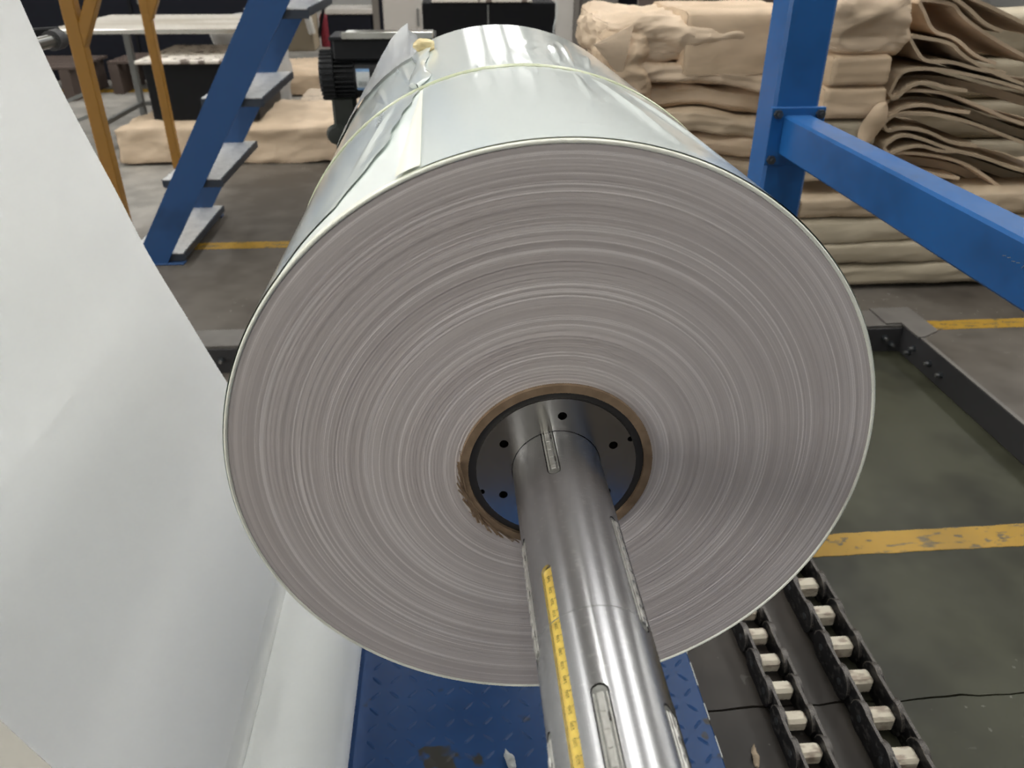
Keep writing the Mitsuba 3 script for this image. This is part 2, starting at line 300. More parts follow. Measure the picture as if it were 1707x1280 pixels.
# wrapping film: laid round the roll, its free edge runs from the front rim back to the string
EDGE_Y = [0, .006, .022, .038, .136, .21, .33, .373, .86]; EDGE_T = [-50, -48.5, -45.1, -37.2, -29.0, -27.7, -24.8, -23.9, -23.9]
def wrap():
    ny, nt = 300, 1300
    ys = np.linspace(.0015, .852, ny); P = np.zeros((ny, nt, 3))
    for i, y in enumerate(ys):
        fold = np.interp(y, [0, .33, .86], [-21.6, -23.0, -23.4]); e = np.interp(y, EDGE_Y, EDGE_T) + 360
        e += .35 * math.sin(y * 90) * (y < .36)
        s = np.concatenate([np.linspace(0, .25, 620)[:-1], np.linspace(.25, .86, 300)[:-1], np.linspace(.86, 1, 382)])
        P[i, :, 0] = np.radians(fold + (e - fold) * s); P[i, :, 1] = y
    Tg, Y = P[..., 0], P[..., 1]
    deg = (np.degrees(Tg) + 180) % 360 - 180
    amp = .12 + .9 * np.exp(-((Y - .37) / .10) ** 2) * (.35 + .65 * np.clip((np.abs(deg) - 6) / 10, 0, 1)) + .1 * np.clip((Y - .45) / .3, 0, 1)
    q = np.stack([np.cos(Tg) * 2.4, np.sin(Tg) * 2.4, Y * 2.2], -1)
    d = .0011 * amp * (meshkit.fbm(q * 1.6, 3, 11) - .35)
    # sharp folds running from the string
    for a0, y0, a1, y1, w, h in ((14, .34, 19, .03, 1.3, .0034), (11, .36, 9, .16, .9, .0014), (20, .33, 30, .06, 1.6, .0032), (9, .40, 13, .66, 1.2, .0036), (16, .40, 24, .66, 1.6, .0036), (12, .39, 17, .72, 1.0, .003), (-30, .36, -36, .10, 1.2, .0030),
                                 (-33, .40, -41, .66, 1.2, .0032), (-27, .45, -33, .74, 1.0, .0026), (3, .40, 2, .55, 2.5, .0006)):
        t = np.clip((Y - y0) / (y1 - y0), 0, 1.0); inside = ((Y - y0) / (y1 - y0) > -.02) & ((Y - y0) / (y1 - y0) < 1.05)
        a = a0 + (a1 - a0) * t; u = (deg - a) / (w * (.35 + t))
        d = d + np.where(inside, h * np.sin(PI * np.clip(t, .02, .98)) * np.exp(-u * u), 0)
    q3 = np.stack([Tg * 60, Y * 26, Tg * 0], -1); win = np.exp(-((deg - 16 - 14 * (.25 - Y)) / 4.5) ** 2) * np.exp(-((Y - .25) / .13) ** 2) + .8 * np.exp(-((deg - 10) / 6.) ** 2) * np.exp(-((Y - .52) / .13) ** 2) + .6 * np.exp(-((deg + 33) / 7.) ** 2) * np.exp(-((Y - .45) / .2) ** 2)
    d = d + .0022 * win * (.5 - 2 * np.abs(meshkit.fbm(q3 * np.array([.22, .35, 1]), 3, 21) - .5)) 
    d = d + .0010 * np.exp(-np.abs(Y - .37) / .025) * (meshkit.noise(np.stack([Tg * 70, Tg * 0, Tg * 0], -1), 31) - .5)
    d = d - .0006 * np.exp(-((Y - .372) / .006) ** 2)
    endsoft = np.clip(Y / .02, 0, 1)
    r = .2909 + np.maximum(d * endsoft, -.0005)
    # loose free edge lifts a little
    dist = (1 - s)[None, :] * 360
    r = r + .003 * np.exp(-(dist / 4.) ** 2) * np.exp(-((Y - .2) / .12) ** 2)
    return grid(polar(Tg, r, Y))
put('wrapping_film', wrap(), 'wrap_film', True, parent=roll, label='clear glossy film wrapped round the outside, creased beside the string')
put('film_tail', grid(np.stack([polar(np.radians(np.linspace(np.interp(y, [0, .33], [-25.6, -23.5]), np.interp(y, [0, .33], [-21.5, -22.9]), 8)), .2922 + .0006 * np.sin(np.linspace(0, PI, 8)), y) for y in np.linspace(.002, .34, 60)])), 'rim', True, parent=roll, label='narrow pale folded strip of film running from the string to the front rim')
# string tied round the roll
def ring_tube(y, r0, rad, a0=0, a1=360, wob=.0, n=220, seed=0, ph=0.):
    a = np.radians(np.linspace(a0, a1, n)); c = polar(a, r0, y + wob * np.sin(a * 1 + ph) + .0015 * (meshkit.noise(np.stack([np.cos(a) * 9, np.sin(a) * 9, a * 0 + seed], 1)) - .5))
    k = np.linspace(0, 2 * PI, 9); out = []
    rad_ = polar(a, 1., 0) - np.array([AX, 0, AZ])
    P = c[:, None] + rad * (np.cos(k)[None, :, None] * rad_[:, None] + np.sin(k)[None, :, None] * np.array([0, 1., 0]))
    return grid(P)
for i, (dy, rr_) in enumerate(((0, .0014), (.0058, .0011), (-.005, .0010))):
    put('string', ring_tube(.368 + dy, .2915, rr_, 0, 360, .012 + .002 * i, seed=i * 7, ph=PI + .2), 'string', True, parent=roll, label='thin yellowish string tied round the wrapped film')
def twist():
    ys = np.linspace(.375, .73, 50); k = np.linspace(0, 2 * PI, 15); P = []
    for i, y in enumerate(ys):
        t = i / 49; w = (.010 + .004 * math.sin(t * 9)) * min(1, t * 14 + .05, (1 - t) * 14 + .05); a = math.radians(-24.2 - .6 * t)
        c = polar(a, .2935, y); rx = 1 + .35 * np.sin(k * 3 + t * 14) * .6
        lat = polar(a + PI / 2, 1., 0) - np.array([0, 0, AZ]); up = polar(a, 1., 0) - np.array([0, 0, AZ])
        P.append(c + (w * rx * np.cos(k))[:, None] * lat + (.0045 * rx * np.sin(k))[:, None] * up)
    return grid(np.array(P))
put('gathered_film', twist(), 'wrap_film', True, parent=roll, label='gathered twist of film between the string and the tape knot')
g = trimesh.creation.icosphere(3, .0145); v = np.array(g.vertices); v *= (1 + .55 * (meshkit.fbm(v * 130, 3, 3) - .5))[:, None]; v[:, 0] *= 1.1; v[:, 2] *= .7
g.vertices = v + polar(math.radians(-23.6), .301, .70); put('tape_knot', g, 'knot', True, parent=roll, label='crumpled amber tape knot on top of the roll')
def flap():
    A = np.linspace(-64, -25.5, 120); far = np.interp(A, [-64, -52, -45, -38, -30.5, -29, -25.5], [.86, .90, .945, 1.0, 1.10, .93, .80])
    P = []
    for a, f in zip(A, far):
        t = np.linspace(0, 1, 26); y = .70 + (f - .70) * t
        lift = .004 + .022 * t ** 2 * math.exp(-((a + 33) / 12) ** 2)
        wr = .0025 * (meshkit.fbm(np.stack([t * 3 + a * .1, t * 0 + a * .25, t * 0], 1), 3, 6) - .5)
        P.append(polar(math.radians(a), .2915 + lift + wr, y))
    return grid(np.array(P))
put('loose_flap', flap(), 'flap', True, parent=roll, label='loose translucent film flap standing past the far end')
mk = []
for (a0, y0, n) in ((-33.2, .63, 5), (-33.4, .272, 6)):
    for i in range(n):
        for j in range(2):
            a = math.radians(a0 + .55 * j); y = y0 + .012 * i
            p, q = polar(a, .2935, y), polar(a + .004 * fr.choice((-1, 0, 1)), .2935, y + .007)
            mk.append(bar(p, q, .0018, .0006, .0001, (0, 0, 1)))
put('printed_mark', cat_(mk[:10]), 'ink', parent=roll); put('printed_mark', cat_(mk[10:]), 'ink', parent=roll)

# ------------------------------------------------------------------ shaft, chuck
chuck = thing('shaft_chuck', 'round bright steel chuck plate with bolt holes inside the roll core', 'chuck')
hc = [(3.7, .0552, .0040), (-59., .0552, .0040), (66., .0552, .0040), (-119.5, .0552, .0040), (121., .0552, .0040), (180., .0552, .0040)]
small = [(66.5, .0712, .0026), (-108.7, .0712, .0026), (180 - 20, .0712, .0026)]
pl = Point(0, 0).buffer(.0722, 64).difference(Point(0, 0).buffer(.0404, 48))
for a, r, h in hc + small: pl = pl.difference(Point(r * math.sin(math.radians(a)), r * math.cos(math.radians(a))).buffer(h, 12))
g = extrude(pl, -.0015, .018, 'y'); g.apply_translation([0, 0, AZ]); put('plate', g, 'flange', parent=chuck)
put('black_ring', lathe([(.0723, 0.), (.0793, 0.), (.0793, .02), (.0723, .02), (.0723, 0.)], [0, 0, AZ], [0, 1, AZ], 96), 'black_ring', 30, parent=chuck, label='matt black ring round the plate')
put('back_disc', lathe([(.0404, .018), (.0793, .018), (.0793, .05), (.0404, .05), (.0404, .018)], [0, 0, AZ], [0, 1, AZ], 64), 'hole', 30, parent=chuck)

shaft = thing('air_shaft', 'polished steel winding shaft with gripper strips and a yellow scale, through the white roll', 'shaft')
SR = .0398
def stadium(y0, y1, w):
    return LineString([(0, y0 + w / 2), (0, y1 - w / 2)]).buffer(w / 2, 10)
slots = [(-14.5, -.062, .045, .0112, 0), (-82., -.223, -.104, .0112, 0), (51., -.219, -.104, .0112, 0), (-14.5, -.390, -.268, .0112, 0), (-82., -.40, -.275, .0112, 0), (51., -.40, -.275, .0112, 0), (-45.2, -.392, -.157, .0092, 1)]
sh = m3.Manifold.cylinder(1.49, SR, SR, 160).rotate([-90, 0, 0]).translate([0, -.44, 0])
def local(mesh, ang):
    """mesh modelled with the shaft's surface at +z, turned to angle ang about the axis and lifted to the axis height"""
    mesh = mesh.copy(); a = math.radians(ang); c, s = math.cos(a), math.sin(a)
    v = np.array(mesh.vertices); mesh.vertices = np.stack([v[:, 0] * c + v[:, 2] * s, v[:, 1], -v[:, 0] * s + v[:, 2] * c + AZ], 1); return mesh
for a, y0, y1, w, kind in slots:
    e = trimesh.creation.extrude_polygon(stadium(y0, y1, w), .03, engine='earcut'); e.apply_translation([0, 0, SR - .0075 if not kind else SR - .0036])
    sh = sh - man(e).rotate([0, a, 0])
sh = sh.refine_to_length(.007)
sm = tm(sh); v_ = np.array(sm.vertices); r_ = np.hypot(v_[:, 0], v_[:, 2]); on = r_ > SR - .00005
v_[on, 0] *= SR / r_[on]; v_[on, 2] *= SR / r_[on]; sm.vertices = v_
sm.apply_translation([0, 0, AZ])
sm = trimesh.graph.smooth_shade(sm, angle=math.radians(30), facet_minarea=None); v_ = np.array(sm.vertices)
put('body', sm, 'steel', True, parent=shaft, uv=np.stack([np.arctan2(v_[:, 0], v_[:, 2] - AZ) / (2 * PI), v_[:, 1]], 1))
put('end_plug', lathe([(0, 0), (.030, 0), (.033, .004), (.033, .02), (0, .02)], [0, -.455, AZ], [0, 1, AZ], 48), 'flange', 30, parent=shaft)
put('scribed_line', lathe([(SR - .0002, 0), (SR + .00010, 0), (SR + .00010, .0006), (SR - .0002, .0006), (SR - .0002, 0)], [0, -.2090, AZ], [0, 1, AZ], 160), 'grey_metal', True, parent=shaft)
for n, (a, y0, y1, w, kind) in enumerate(slots):
    if kind: continue
    base = trimesh.creation.extrude_polygon(stadium(y0 + .001, y1 - .001, w - .0016), .0066, engine='earcut'); base.apply_translation([0, 0, SR - .0072])
    bz = SR - .0006
    parts = []
    for q, ww, hh in ((-.0039, .0011, .0010), (0., .0044, .0015), (.0039, .0011, .0010)):
        parts.append(cbox(q - ww / 2, q + ww / 2, y0 + .0065, y1 - .0065, bz - .0005, bz + hh, .0004))
    for k in range(int((y1 - y0) / .012)):
        yy = y0 + .010 + .0115 * k
        if yy < y1 - .012: parts.append(cbox(-.0018, .0018, yy, yy + .006 + .003 * fr.random(), bz + .001, bz + .0021 + .0003 * fr.random(), .0003))
    st = put('gripper_strip', local(base, a), 'strip', parent=shaft, label='silver ribbed gripper strip' if n == 0 else None)
    put('rib', local(cat_(parts), a), 'strip_rib', parent=st)
    for k in range(3):
        y = y0 + (y1 - y0) * (k + .6) / 3.2
        put('pin_hole', local(cbox(.0021, .0034, y - .0026, y + .0026, bz - .001, bz + .0014, .0003), a), 'strip_dark', parent=st)
# scale in the long slot
ra, rz = -45.2, SR - .0031
sc = put('scale', local(cbox(-.0046, .0046, -.3905, -.158, rz - .0004, rz + .0004, .0001), ra), 'ruler', parent=shaft, label='yellow measuring scale with black ticks and numbers')
for i in range(0, 46):
    y = -.385 + .00535 * i * 1.0
    if y > -.161: break
for k in range(23):
    yv = -.263 + .0107 * (k - 12) ; val = 150 + (k - 12) * 10
    if not -.386 < yv < -.162: continue
    put('tick', local(cbox(.0010, .0044, yv - .00018, yv + .00018, rz + .0003, rz + .0006, .00005), ra), 'black', parent=sc)
    if yv - .00535 > -.386: put('tick', local(cbox(.0026, .0044, yv - .00535 - .00015, yv - .00535 + .00015, rz + .0003, rz + .0006, .00005), ra), 'black', parent=sc)
    tx = meshkit.text_mesh(str(val), .0023, .0002); v = np.array(tx.vertices); w = v[:, 0].max()
    tx.vertices = np.stack([-v[:, 1] + .0002, v[:, 0] - w * .75 + yv, v[:, 2] + rz + .0004], 1)
    put('number', local(tx, ra), 'black', parent=sc)

# hidden stand that carries the shaft behind the roll
stand = thing('unwind_stand', 'blue steel stand holding the far end of the shaft behind the white roll', 'stand')
put('column', cbox(-.09, .09, .93, 1.03, .012, .80, .006), 'blue_frame', parent=stand)
put('bearing_block', lathe([(SR + .0005, 0), (.075, 0), (.075, .09), (SR + .0005, .09), (SR + .0005, 0)], [0, .935, AZ], [0, 2, AZ], 40), 'grey_metal', 30, parent=stand)
put('base_plate', cbox(-.2, .2, .88, 1.08, .0, .014, .003), 'blue_frame', parent=stand)

# ------------------------------------------------------------------ film web on the left and its rollers
from scipy.interpolate import CubicSpline
pz = np.array([.236, .36, .486, .64, .775, .870, .971, 1.054, 1.181, 1.45, 1.75]); px = np.array([-.4385, -.492, -.5465, -.6000, -.645, -.669, -.697, -.719, -.744, -.785, -.82])
cs = CubicSpline(pz, px)
web = thing('film_web', 'broad sheet of white film hanging at the left and running down to a roller', 'film')
zz = np.linspace(1.75, .236, 90); prof = np.stack([cs(zz), zz], 1)
tdir = np.array([cs(.236, 1) * -1, -1.]); tdir /= np.linalg.norm(tdir); nrm = np.array([tdir[1], -tdir[0]])  # nrm points down-left
ARC = .38 - .0; rc_ = .008; c0 = prof[-1] + nrm * rc_; a0 = math.atan2(-nrm[1], -nrm[0])
arc = np.stack([c0[0] + rc_ * np.cos(a0 - np.linspace(0, ARC, 24)[1:]), c0[1] + rc_ * np.sin(a0 - np.linspace(0, ARC, 24)[1:])], 1)
tail = arc[-1] + np.outer(np.linspace(0, .055, 12)[1:], (arc[-1] - arc[-2]) / np.linalg.norm(arc[-1] - arc[-2]))
LX, LZ, LR = -.379, .094, .090
tail = tail[np.hypot(tail[:, 0] - LX, tail[:, 1] - LZ) > LR + .004]
a1 = math.atan2(tail[-1, 1] - LZ, tail[-1, 0] - LX) + .05     # then it lies against the low roller and runs round its left side
lay = np.stack([LX + (LR + .0012) * np.cos(np.linspace(a1, a1 + 1.6, 30)), LZ + (LR + .0012) * np.sin(np.linspace(a1, a1 + 1.6, 30))], 1)
prof = np.vstack([prof, arc, tail, lay])
ysw = np.linspace(.0, .83, 40)
def websheet(off):
    g = np.gradient(prof, axis=0); g /= np.linalg.norm(g, axis=1, keepdims=True); nn = np.stack([-g[:, 1], g[:, 0]], 1)
    p = prof + off * nn
    return np.stack([np.stack([p[:, 0], np.full(len(p), y), p[:, 1]], 1) for y in ysw])
A_, B_ = websheet(.0004), websheet(-.0004)
def closed_sheet(A, B):
    n, m = A.shape[:2]
    g1 = grid(A); g2 = grid(B); g2.invert()
    e = []
    for s in (np.stack([A[0], B[0]]), np.stack([A[-1], B[-1]]), np.stack([A[:, 0], B[:, 0]]), np.stack([A[:, -1], B[:, -1]])): e.append(grid(s))
    return cat_([g1, g2] + e)
put('sheet', closed_sheet(A_, B_), 'white_film', 40, parent=web)
gr = thing('guide_roller', 'guide roller behind the white film web with a bright steel journal sticking out', 'roller')
GX, GZ = -.803, 1.102
put('tube', lathe([(0, 0), (.052, 0), (.054, .004), (.054, .826), (.052, .83), (0, .83)], [GX, 0, GZ], [GX, 1, GZ], 40), 'grey_metal', 30, parent=gr)
put('journal', rod([GX, .828, GZ], [GX, 1.075, GZ], .0115, 24), 'chrome', 30, parent=gr, label='bright steel journal')
put('collar', rod([GX, 1.03, GZ], [GX, 1.062, GZ], .0175, 24), 'frame_dark', 30, parent=gr)
put('arm', bar([GX, 1.07, GZ + .01], [-1.35, 1.075, GZ - .02], .02, .02, .003), 'black', parent=gr)
put('arm', bar([GX - .02, -.03, GZ], [GX - .02, -.03, .062], .02, .035, .003), 'frame_dark', parent=gr)
put('journal', rod([GX, -.04, GZ], [GX, .003, GZ], .0115, 24), 'chrome', 30, parent=gr)
lr = thing('film_roller', 'low roller wrapped in smooth white film beside the blue chequer plate', 'roller')
put('film_cover', lathe([(.04, 0), (LR - .001, 0), (LR, .001), (LR, .899), (LR - .001, .9), (.04, .9), (.04, 0)], [LX, -.06, LZ], [LX, 1, LZ], 120), 'roller_film', 40, parent=lr)
put('journal', rod([LX, -.12, LZ], [LX, .9, LZ], .0395, 24), 'chrome', 30, parent=lr)
for y in (-.11, .88): put('bearing_foot', cbox(LX - .05, LX + .05, y - .02, y + .02, .0, LZ, .004), 'frame_dark', parent=lr)
single('beige_cover', cbox(-1.5, -.60, -.45, .62, .0, .06, .01), 'beige_panel', 'plain beige cover panel on the floor below the near edge of the film web', 'cover panel')

# ------------------------------------------------------------------ blue chequer plate
plate = thing('checker_plate', 'worn blue chequer plate on the floor below the shaft', 'floor plate')
PZ = .046
put('plate', cbox(-.33, .342, -1.0, .86, .0, PZ, .0025), 'plate', parent=plate)
lugs = []
i = 0
for iy, y in enumerate(np.arange(-.975, .84, .034)):
    for ix, x in enumerate(np.arange(-.26, .335, .034)):
        s = 1 if (ix + iy) % 2 else -1; a = math.radians(45 * s); l, w, h = .013, .0034, .0016
        base = [(-l, 0, 0), (-l * .6, w, 0), (l * .6, w, 0), (l, 0, 0), (l * .6, -w, 0), (-l * .6, -w, 0), (-l * .6, 0, h), (l * .6, 0, h)]
        f = [(0, 5, 6), (5, 4, 7), (5, 7, 6), (4, 3, 7), (3, 2, 7), (2, 1, 6), (2, 6, 7), (1, 0, 6)]
        v = np.array(base); c, sn = math.cos(a), math.sin(a)
        lugs.append(trimesh.Trimesh(np.stack([v[:, 0] * c - v[:, 1] * sn + x, v[:, 0] * sn + v[:, 1] * c + y, v[:, 2] + PZ], 1), f, process=False))
put('tread_lugs', cat_(lugs), 'plate', parent=plate, kind='stuff', label='raised diagonal tread pattern')
ee = [cbox(.3405, .3428, y, y + fr.uniform(.02, .06), PZ - .004, PZ + .0003, .0004) for y in np.arange(-.5, .8, .075)]
put('chipped_edge', cat_(ee), 'plate_edge', parent=plate, kind='stuff', label='chipped pale paint along the right edge')
def leaf(c, l, w, h, a, seed):
    u = np.linspace(-1, 1, 12); t = np.linspace(-1, 1, 8); P = []
    for x in u:
        ww = w * math.sqrt(max(1 - x * x, .003)); P.append([(x * l, ww * q, h * (1.1 - q * q) + .004 * math.sin(5 * x + seed)) for q in t])
    P = np.array(P); b = P.copy(); b[..., 2] -= .0006
    g = closed_sheet(P, b); g.apply_transform(trimesh.transformations.rotation_matrix(a, [0, 0, 1])); g.apply_translation([c[0], c[1], c[2] - g.vertices[:, 2].min()]); return g
single('plastic_scrap', leaf((-.022, .268, PZ + .0008), .020, .008, .006, 1.9, 1), 'scrap', 'small scrap of clear crumpled plastic on the blue chequer plate left of the shaft', 'scrap')
single('paper_scrap', leaf((.415, .275, .0005), .022, .006, .004, 1.4, 2), 'kraft_b', 'small tan scrap on the dark floor between the blue plate and the chain', 'scrap')

# ------------------------------------------------------------------ conveyor chains on the floor
def chain(name_label, xc, ys, hw, hz, rr):
    t = thing('conveyor_chain', name_label, 'chain')
    pitch = abs(ys[1] - ys[0])
    roll_d = mikit.ply(cbox(-hw + .001, hw - .001, -rr * .85, rr * .85, -rr, rr * .78, .006), 'mat_chain_roller')
    e = [Point(s * pitch / 2, 0).buffer(hz * .5, 16) for s in (-1, 1)]
    shape = e[0].union(e[1]).union(sbox(-pitch / 2, -hz * .45, pitch / 2, hz * .45)).buffer(-.004).buffer(.004)
    lk = extrude(shape, -.0025, .0025, 'x'); link = mikit.ply(lk, 'mat_chain'); 
    rim = extrude(shape.difference(shape.buffer(-.0016)).intersection(sbox(-1, 0, 1, 1)), -.0027, .0027, 'x'); rim_d = mikit.ply(rim, 'mat_chain_edge')
    pin = mikit.ply(rod([-hw - .012, 0, 0], [hw + .012, 0, 0], .007, 12), 'mat_bolt', 30)
    for i, y in enumerate(ys):
        put('cross_block', roll_d, None, parent=t, to=T().translate([xc, y, hz * .5]))
        put('pin', pin, None, parent=t, to=T().translate([xc, y, hz * .5]))
        o = hw + (.003 if i % 2 else .0085)
        for s in (-1, 1):
            l = put('link_plate', link, None, parent=t, to=T().translate([xc + s * o, y + pitch / 2, hz * .5]))
            put('worn_edge', rim_d, None, parent=l, to=T().translate([xc + s * o, y + pitch / 2, hz * .5]))
chain('black floor chain with pale cross blocks, the one farther from the blue plate', .654, [.232 - .083 * 6 + .0832 * k for k in range(15)], .0255, .066, .0195)
chain('black floor chain with pale cross blocks, the one nearer the blue plate', .501, [.260 - .0662 * 8 + .0662 * k for k in range(17)], .0220, .056, .0165)

# ------------------------------------------------------------------ steel floor frame
ff = thing('pit_surround', 'low dark steel frame set on the floor round the machine', 'frame')
def channel_x(x0, x1, y0, y1, h, parent, nm):
    g = cat_([cbox(x0, x1, y0, y1, h - .012, h, .002), cbox(x0, x1, y0, y0 + .012, 0, h - .011, .002), cbox(x0, x1, y1 - .012, y1, 0, h - .011, .002)])
    return put(nm, g, 'frame_steel', parent=parent)
channel_x(-1.5, 1.50, 1.795, 1.92, .10, ff, 'cross_beam')
put('side_beam', cat_([cbox(1.462, 1.474, -.6, 1.795, .0, .10, .002), cbox(1.474, 1.50, -.6, 1.795, 0, .012, .002)]), 'frame_dark', parent=ff)
put('side_beam', cat_([cbox(-1.474, -1.462, .8, 1.795, .0, .10, .002)]), 'frame_dark', parent=ff)
put('inner_face', cbox(-1.46, 1.462, 1.790, 1.7955, .0, .088, .001), 'frame_dark', parent=ff)
put('corner_plate', extrude(Polygon([(1.40, 1.797), (1.40, 1.925), (1.545, 1.925), (1.548, 1.73), (1.475, 1.685), (1.455, 1.685), (1.455, 1.797)]), .1, .106, 'z'), 'frame_steel', parent=ff, label='flat grey corner plate')
put('edge_strip', cbox(1.462, 1.4755, -.6, 1.69, .1, .1025, .0005), 'frame_steel', parent=ff)
for (x, y, z, ax) in ((1.40, 1.79, .055, 'y'), (1.43, 1.79, .03, 'y'), (-.87, 1.79, .05, 'y'), (1.462, 1.70, .055, 'x'), (1.462, 1.60, .05, 'x'), (1.462, 1.53, .045, 'x'), (1.462, 1.72, .03, 'x')):
    d = np.array([0, -1., 0]) if ax == 'y' else np.array([-1., 0, 0]); p = np.array([x, y, z])
    b = put('bolt', rod(p + d * -.002, p + d * .010, .011, 6), 'bolt', parent=ff); put('stud', rod(p + d * .008, p + d * .02, .0055, 10), 'bolt_bright', parent=b)

# ------------------------------------------------------------------ blue machine frame on the right
bf = thing('steel_gantry', 'bright blue square-tube gantry on the right with a bolted horizontal beam', 'gantry')
PX0, PX1, PY0, PY1 = .795, .922, 1.60, 1.727
put('post', cbox(PX0, PX1, PY0, PY1, .0, 2.2, .008), 'blue_frame', 30, parent=bf)
put('post', cbox(PX0, PX1, -1.0, -.87, .0, 2.2, .008), 'blue_frame', 30, parent=bf)
BZ0, BZ1, BX0, BX1 = .742, .848, .822, .900
put('beam', cbox(BX0, BX1, -.872, 1.588, BZ0, BZ1, .006), 'blue_frame', 30, parent=bf)
fp = put('flange', cbox(.786, .938, 1.586, 1.601, .712, .868, .002), 'blue_frame', parent=bf)
for x in (.803, .921):
    for z in (.729, .851):
        put('bolt', rod([x, 1.588, z], [x, 1.574, z], .0125, 6), 'bolt', parent=fp); put('bolt_shank', rod([x, 1.576, z], [x, 1.564, z], .0065, 10), 'bolt', parent=fp)
mk = []
for k, (dy, dz) in enumerate(((0, 0), (.012, .001), (.024, -.001), (.036, .001), (.05, .0), (.062, .001))):
    y = .60 - dy; z = BZ0 + .068 + dz
    mk.append(bar([BX0 - .0003, y, z - (.004 if k > 3 else .001)], [BX0 - .0003, y - .007, z + (.006 if k > 3 else .0015)], .0012, .0008, .0001))
put('pen_mark', cat_(mk), 'ink', parent=bf, label='small dark pen scribble on the beam')

# ------------------------------------------------------------------ blue steps on the left
st = thing('blue_steps', 'steep dark blue steel steps with bright metal treads at the left', 'steps')
SY0, SY1 = 2.84, 3.55
def stringer(y0, y1):
    top = 2.1
    f = lambda z, s: s + .632 * (z - .099)
    return extrude(Polygon([(f(0, -1.449), 0), (f(0, -1.306) , 0), (f(top, -1.276), top), (f(top, -1.449), top)]), y0, y1, 'y')
put('stringer', stringer(SY0 - .012, SY0), 'blue_stair', parent=st)
put('stringer', stringer(SY1 - .03, SY1 - .018), 'blue_stair', parent=st)
for k in range(7):
    z = .05 + .3265 * k; x1 = -1.287 + .2215 * k * 1.0; x0 = x1 - .245
    tr = put('tread', cat_([cbox(x0, x1, SY0, SY1, z - .006, z, .001)]), 'tread', parent=st)
    put('tread_lip', cat_([cbox(x1 - .004, x1 + .004, SY0, SY1, z - .030, z + .001, .001), cbox(x0 - .004, x0 + .004, SY0, SY1, z - .034, z - .001, .001), cbox(x0, x1, SY0 + .002, SY0 + .008, z - .038, z - .006, .001)]), 'tread_side', parent=tr)
for y in (SY0 - .02, SY1 - .05): put('foot_plate', cbox(-1.52, -1.29, y, y + .05, 0, .008, .002), 'blue_stair', parent=st)

# ------------------------------------------------------------------ yellow branching posts
for (x, y, w, zb_, lab) in ((-1.705, 3.3, .030, .85, 'yellow square-tube post with a slanting branch, nearer the film web'), (-1.66, 4.1, .023, .90, 'yellow square-tube post with a slanting branch, in front of the black box')):
    yp = thing('yellow_post', lab, 'post', 'yellow branching posts')
    put('upright', cbox(x - w, x + w, y - w, y + w, .0, 1.8, .004), 'yellow_paint', 30, parent=yp)
    put('branch', bar([x + .005, y, zb_], [x + .50, y, zb_ + .92], .05, 1.8 * w, .004, (0, 1, 0)), 'yellow_paint', 30, parent=yp)

# ------------------------------------------------------------------ table
tb = thing('work_table', 'long pale-topped work table with thin grey legs in the left background', 'table')
put('table_top', cbox(-2.60, -1.40, 5.0, 6.1, .735, .765, .008), 'table_top', parent=tb)
put('front_edge', cbox(-2.59, -1.41, 4.992, 5.004, .735, .762, .003), 'chrome', parent=tb, label='shiny metal front edge')
for x, y in ((-2.46, 5.12), (-2.46, 5.95), (-1.55, 5.72), (-1.55, 5.95)):
    put('leg', cbox(x - .022, x + .022, y - .022, y + .022, 0, .736, .003), 'grey_metal', parent=tb)
put('stretcher', cbox(-2.44, -1.57, 5.935, 5.965, .14, .17, .003), 'grey_metal', parent=tb)
put('stretcher', cbox(-2.475, -2.445, 5.14, 5.93, .14, .17, .003), 'grey_metal', parent=tb)
put('brace', bar([-3.0, 5.13, .18], [-2.46, 5.13, .38], .022, .022, .002), 'grey_metal', parent=tb)
put('brace', bar([-3.0, 5.13, .05], [-2.46, 5.13, .24], .022, .022, .002), 'grey_metal', parent=tb)

